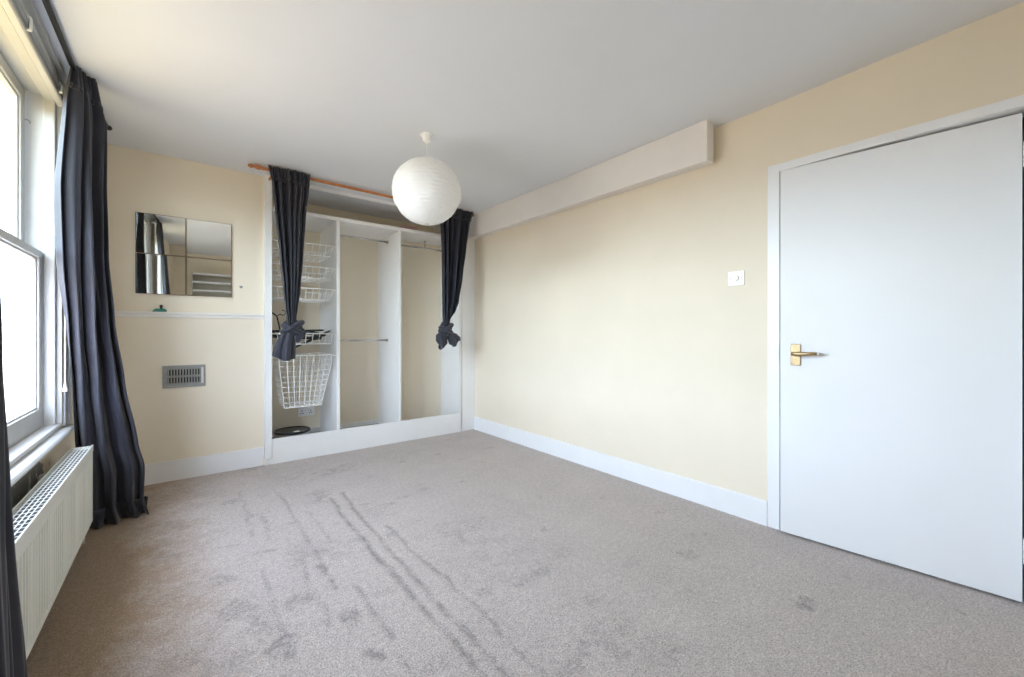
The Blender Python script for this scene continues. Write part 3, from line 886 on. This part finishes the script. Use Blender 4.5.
for i in range(1, 8):
    u = i / 8; xt, xb = lerp(TX0, TX1, u), lerp(BX0, BX1, u)
    b.tube([(xt, ty0, tz), (xb, by0, bz), (xb, by1, bz), (xt, ty1, tz)], .0034, 6)
for j in range(1, 8):
    u = j / 8; yt, yb = lerp(ty0, ty1, u), lerp(by0, by1, u)
    b.tube([(TX0, yt, tz), (BX0, yb, bz), (BX1, yb, bz), (TX1, yt, tz)], .0026, 6)
for k_ in range(1, 10):
    v = k_ / 10; b.tube(ringpts(lerp(TX0, BX0, v), lerp(TX1, BX1, v), lerp(ty0, by0, v), lerp(ty1, by1, v), lerp(tz, bz, v)), .0026, 6, closed=True)
b.build('wire_mesh', 'wire', db, smooth=True)
for xx, s in ((XA + .016, 1), (1.096, -1)):
    b = MB(); a0, a1 = sorted((xx, xx + s * (.026 if s < 0 else .096))); b.box(a0, a1, 3.96, 4.38, tz - .013, tz - .004, .001)
    b.build('runner', 'wire', db)


# black hangers in the basket
def hanger(name, label, loc, rot, group):
    o = thing(name, label, 'clothes hanger', (0, 0, 0), group)
    b = MB()
    b.tube([(-.20, 0, -.085), (-.185, 0, -.070), (-.09, 0, -.030), (0, 0, 0), (.09, 0, -.030), (.185, 0, -.070), (.20, 0, -.085), (.17, 0, -.098), (0, 0, -.100), (-.17, 0, -.098)], .0065, 8, closed=True)
    b.build('frame', 'black', o, smooth=True)
    b = MB(); b.tube([(0, 0, -.004), (0, 0, .035)] + [(.022 - .022 * math.cos(a) if False else .022 * math.cos(a), 0, .057 + .022 * math.sin(a)) for a in np.linspace(-math.pi * .5 + .1, math.pi * .95, 12)], .0034, 6)
    b.build('hook', 'black', o, smooth=True)
    o.location = loc; o.rotation_euler = rot; return o


HG = 'black clothes hangers in the wire basket'
HL = 'black plastic clothes hanger lying in the wire basket behind the knot'
h0 = hanger('clothes_hanger', HL, (.82, 4.03, 1.055), (math.radians(80), .05, .06), HG)
for loc, rot in (((.86, 4.09, 1.075), (math.radians(70), -.10, -.10)), ((.80, 4.14, 1.060), (math.radians(85), .08, .18)), ((.84, 4.20, 1.095), (math.radians(62), .06, -.16)),
                 ((.82, 4.25, 1.075), (math.radians(88), -.06, .10)), ((.83, 4.05, 1.096), (math.radians(97), -.03, -.05)), ((.82, 4.12, 1.110), (math.radians(78), .05, .03))):
    k = copy_tree(h0); k.location = loc; k.rotation_euler = rot
k = copy_tree(h0); k.location = (.655, 4.16, 1.235); k.rotation_euler = (math.radians(12), math.radians(56), .3); k.name = 'clothes_hanger'
del k['group']; k['label'] = 'black clothes hanger tipped up against the left end of the basket'
k = copy_tree(h0); k.location = (.93, 4.015, 1.030); k.rotation_euler = (math.radians(95), math.radians(155), .2); k.name = 'clothes_hanger'
del k['group']; k['label'] = 'black clothes hanger whose hook dangles below the wire basket'

# wall socket low in the left bay
s = thing('wall_socket', 'white double socket low on the wall inside the wardrobe', 'socket', (.965, YREC, .30))
b = MB(); b.box(.890, 1.040, YREC - .012, YREC, .262, .348, .003); pl = b.build('plate', 'switch', s)
for x in (.925, 1.005):
    b = MB(); b.box(x - .014, x - .006, YREC - .0135, YREC - .011, .285, .295); b.box(x + .006, x + .014, YREC - .0135, YREC - .011, .285, .295); b.box(x - .004, x + .004, YREC - .0135, YREC - .011, .305, .318)
    b.build('socket_holes', 'hole', pl)
    b = MB(); b.box(x - .008, x + .008, YREC - .015, YREC - .011, .326, .340, .001); b.build('rocker', 'switch', pl)

# round low disc on the wardrobe floor
dc = thing('round_tin', 'round grey tin with a dark rim on the wardrobe floor', 'tin', (.80, 4.20, .09))
cxy = (.785, 4.19, .09)
b = MB(); b.lathe([(.125, 0), (.135, .010), (.140, .098), (.136, .104)], cxy, 'z', 48); b.build('body', 'steel', dc, smooth=False)
b = MB(); b.lathe([(.126, .104), (.143, .100), (.150, .108), (.146, .118), (.132, .118), (.126, .112)], cxy, 'z', 48, cap=False); b.build('rim', 'black', dc, smooth=True)
b = MB(); b.lathe([(.134, .103), (.134, .112), (.02, .113)], cxy, 'z', 48); b.build('top_plate', 'lid', dc)
b = MB(); b.box(.775, .825, 4.075, 4.115, .201, .208, .003); b.build('display', 'ventlight', dc)

# ------------------------------------------------------------------ mirror tiles
TW, TH = .281, .287
tiles = [(-.258, 1.656, 'upper mirror tile nearest the window, showing the dark curtains', -.034, .016), (.025, 1.656, 'upper mirror tile further from the window, showing plain ceiling', -.004, .004),
         (-.258, 1.367, 'lower mirror tile nearest the window, above the green trinket', -.038, .006), (.025, 1.367, 'lower mirror tile further from the window, showing a slatted shelf unit', 0.0, .002)]
for x, z, lab, yaw, pitch in tiles:
    o = thing('mirror_tile', lab, 'mirror', (x + TW / 2, YB - .012, z + TH / 2), 'four square mirror tiles fixed to the wall')
    b = MB(); b.box(x + .003, x + TW - .003, YB - .0165, YB - .0155, z + .003, z + TH - .003); b.build('glass', 'mirror', o)
    b = MB(); b.box(x + .0008, x + TW - .0008, YB - .0155, YB - .0115, z + .0008, z + TH - .0008); b.build('edge', 'mirror_edge', o)
    for px in (x + .05, x + TW - .05):
        b = MB(); b.box(px - .012, px + .012, YB - .0120, YB - .004, z + .13, z + .154); b.build('fixing_pad', 'mirror_edge', o)
    o.rotation_euler = (pitch, 0, yaw)

# vent
v = thing('air_vent', 'grey metal slotted air vent low on the cream wall', 'air vent', (.014, YB, .76))
vx0, vx1, vz0, vz1 = -.112, .140, .682, .846
b = MB()
b.box(vx0, vx1, YB - .010, YB, vz1 - .020, vz1, .002); b.box(vx0, vx1, YB - .010, YB, vz0, vz0 + .024, .002)
b.box(vx0, vx0 + .028, YB - .010, YB, vz0 + .018, vz1 - .018, .002); b.box(vx1 - .012, vx1, YB - .010, YB, vz0 + .018, vz1 - .018, .002); b.build('frame', 'vent', v)
b = MB(); zc = [(vz0 + .024, vz0 + .034), (vz0 + .074, vz0 + .090), (vz1 - .030, vz1 - .020)]
for z0, z1 in zc: b.box(vx0 + .028, vx1 - .026, YB - .0075, YB - .0045, z0, z1)
xs_ = np.linspace(vx0 + .034, vx1 - .032, 12)
for x in xs_: b.box(x - .0045, x + .0045, YB - .0075, YB - .0045, vz0 + .030, vz1 - .026)
b.build('slotted_plate', 'vent', v)
b = MB(); b.box(vx0 + .02, vx1 - .01, YB - .002, YB - .0005, vz0 + .02, vz1 - .02); b.build('duct', 'hole', v)
b = MB(); b.box(vx1 - .026, vx1 - .012, YB - .010, YB - .004, vz0 + .022, vz1 - .018, .002); b.build('slider', 'ventlight', v, label='pale slider strip')

# lump on the ledge and the wall plug
g_ = thing('plastic_trinket', 'small teal green trinket with a dark peg on the ledge', 'ornament', (-.125, YB - .018, 1.24))
b = MB(); b.prism([(-.168, 1.2405), (-.088, 1.2405), (-.086, 1.252), (-.098, 1.263), (-.150, 1.262), (-.160, 1.252)], YB - .030, YB - .006, 'y'); b.build('body', 'teal', g_)
b = MB(); b.lathe([(.006, 0), (.0075, .012), (.010, .020), (.006, .028)], (-.118, YB - .018, 1.262), 'z', 12); b.build('peg', 'black', g_, smooth=True)
b = MB(); b.lathe([(.010, -.014), (.011, -.006), (.006, 0)], (.370, YB, 1.455), 'y', 12)
tag(b.build('wall_plug', 'vent'), 'tiny grey plug in the wall to the right of the mirror', 'wall plug')

# ------------------------------------------------------------------ paper lantern
PX, PY, PZ, PR = 1.2395, 2.439, 2.000, .2085
ZR = ceil_z(PX, PY)
p = thing('pendant_lamp', 'round white paper lantern hanging from the ceiling', 'pendant lamp', (PX, PY, PZ))
b = MB(); b.lathe([(.044, ZR), (.044, ZR - .007), (.029, ZR - .011), (.028, ZR - .030), (.024, ZR - .044), (.010, ZR - .052), (.006, ZR - .058)], (PX, PY, 0), 'z', 32); b.build('ceiling_rose', 'switch', p, smooth=False)
b = MB(); b.tube([(PX, PY, ZR - .06), (PX, PY, PZ + .09)], .0028, 8); b.build('cord', 'wire', p)
rng = random.Random(4)
b = MB(); rows = []
NR_ = 150; NA = 120
ph = [[rng.uniform(0, 6.28) for _ in range(3)] for _ in range(40)]
for j in range(NR_ + 1):
    t_ = lerp(.24, math.pi - .07, j / NR_)
    q = (j / NR_) * 24; rib = abs(math.sin(math.pi * q)) ; k = int(q)
    row = []
    for i in range(NA):
        a = 2 * math.pi * i / NA
        cr = .0014 * math.sin(9 * a + ph[k % 40][0]) * rib + .0016 * math.sin(23 * a + ph[k % 40][1] + 2 * t_) * rib
        lo_ = max(0, t_ - 1.9)
        cr += .0028 * lo_ * math.sin(17 * a + 3 * math.sin(3 * a + 4 * t_)) + .002 * math.sin(6 * a + 9 * t_ + ph[3][0]) * math.sin(4 * t_)
        rr = PR - .0030 * (1 - rib) ** 1.5 + cr
        row.append((PX + rr * 1.045 * math.sin(t_) * math.cos(a), PY + rr * 1.045 * math.sin(t_) * math.sin(a), PZ + PR * 1.01 * math.cos(t_)))
    rows.append(row)
b.grid(rows, closed=True); b.build('shade', 'paper', p, smooth=True)
b = MB(); b.lathe([(.018, PZ + .02), (.020, PZ + .06), (.016, PZ + .10), (.006, PZ + .115)], (PX, PY, 0), 'z', 20); b.build('lamp_holder', 'switch', p)
b = MB()
for a in (0, math.pi / 2): b.tube([(PX - .048 * math.cos(a), PY - .048 * math.sin(a), PZ + .197), (PX + .048 * math.cos(a), PY + .048 * math.sin(a), PZ + .197)], .0015, 6)
b.tube([(PX, PY, PZ + .197), (PX, PY, PZ + .11)], .0015, 6)
b.build('wire_spreader', 'wire', p)

# ------------------------------------------------------------------ shelf unit behind the viewer (seen in the mirror)
u = thing('shelf_unit', 'slatted pale shelf unit on the wall behind the viewer, reflected in the mirror', 'shelf unit', (.55, -.85, 0))
ux0, ux1, uy0, uy1 = .12, 1.05, YN + .018, YN + .26
for x in (ux0, ux1 - .02):
    b = MB(); b.box(x, x + .02, uy0, uy1, .002, 2.06, .002); b.build('side_panel', 'rattan', u)
b = MB(); b.box(ux0 + .02, ux1 - .02, uy0, uy0 + .008, .05, 2.06); b.build('back_panel', 'rattan', u)
z = .10
for i in range(15):
    b = MB(); b.box(ux0 + .02, ux1 - .02, uy0 + .008, uy1, z, z + .022, .002); b.build('shelf', 'board', u); z += .1385

# ------------------------------------------------------------------ daylight portal at the window opening (guides sampling of the sky, adds no light)
for y0, y1 in ((WY0, WY1), (VY0, VY1)):
    ld = bpy.data.lights.new('window_portal', 'AREA'); ld.shape = 'RECTANGLE'; ld.size = WZ1 - WZ0 + .2; ld.size_y = y1 - y0 + .1
    ld.cycles.is_portal = True
    lo = bpy.data.objects.new('window_portal', ld); COL.objects.link(lo)
    lo.location = (-.74, (y0 + y1) / 2, (WZ0 + WZ1) / 2); lo.rotation_euler = (0, -math.pi / 2, 0)
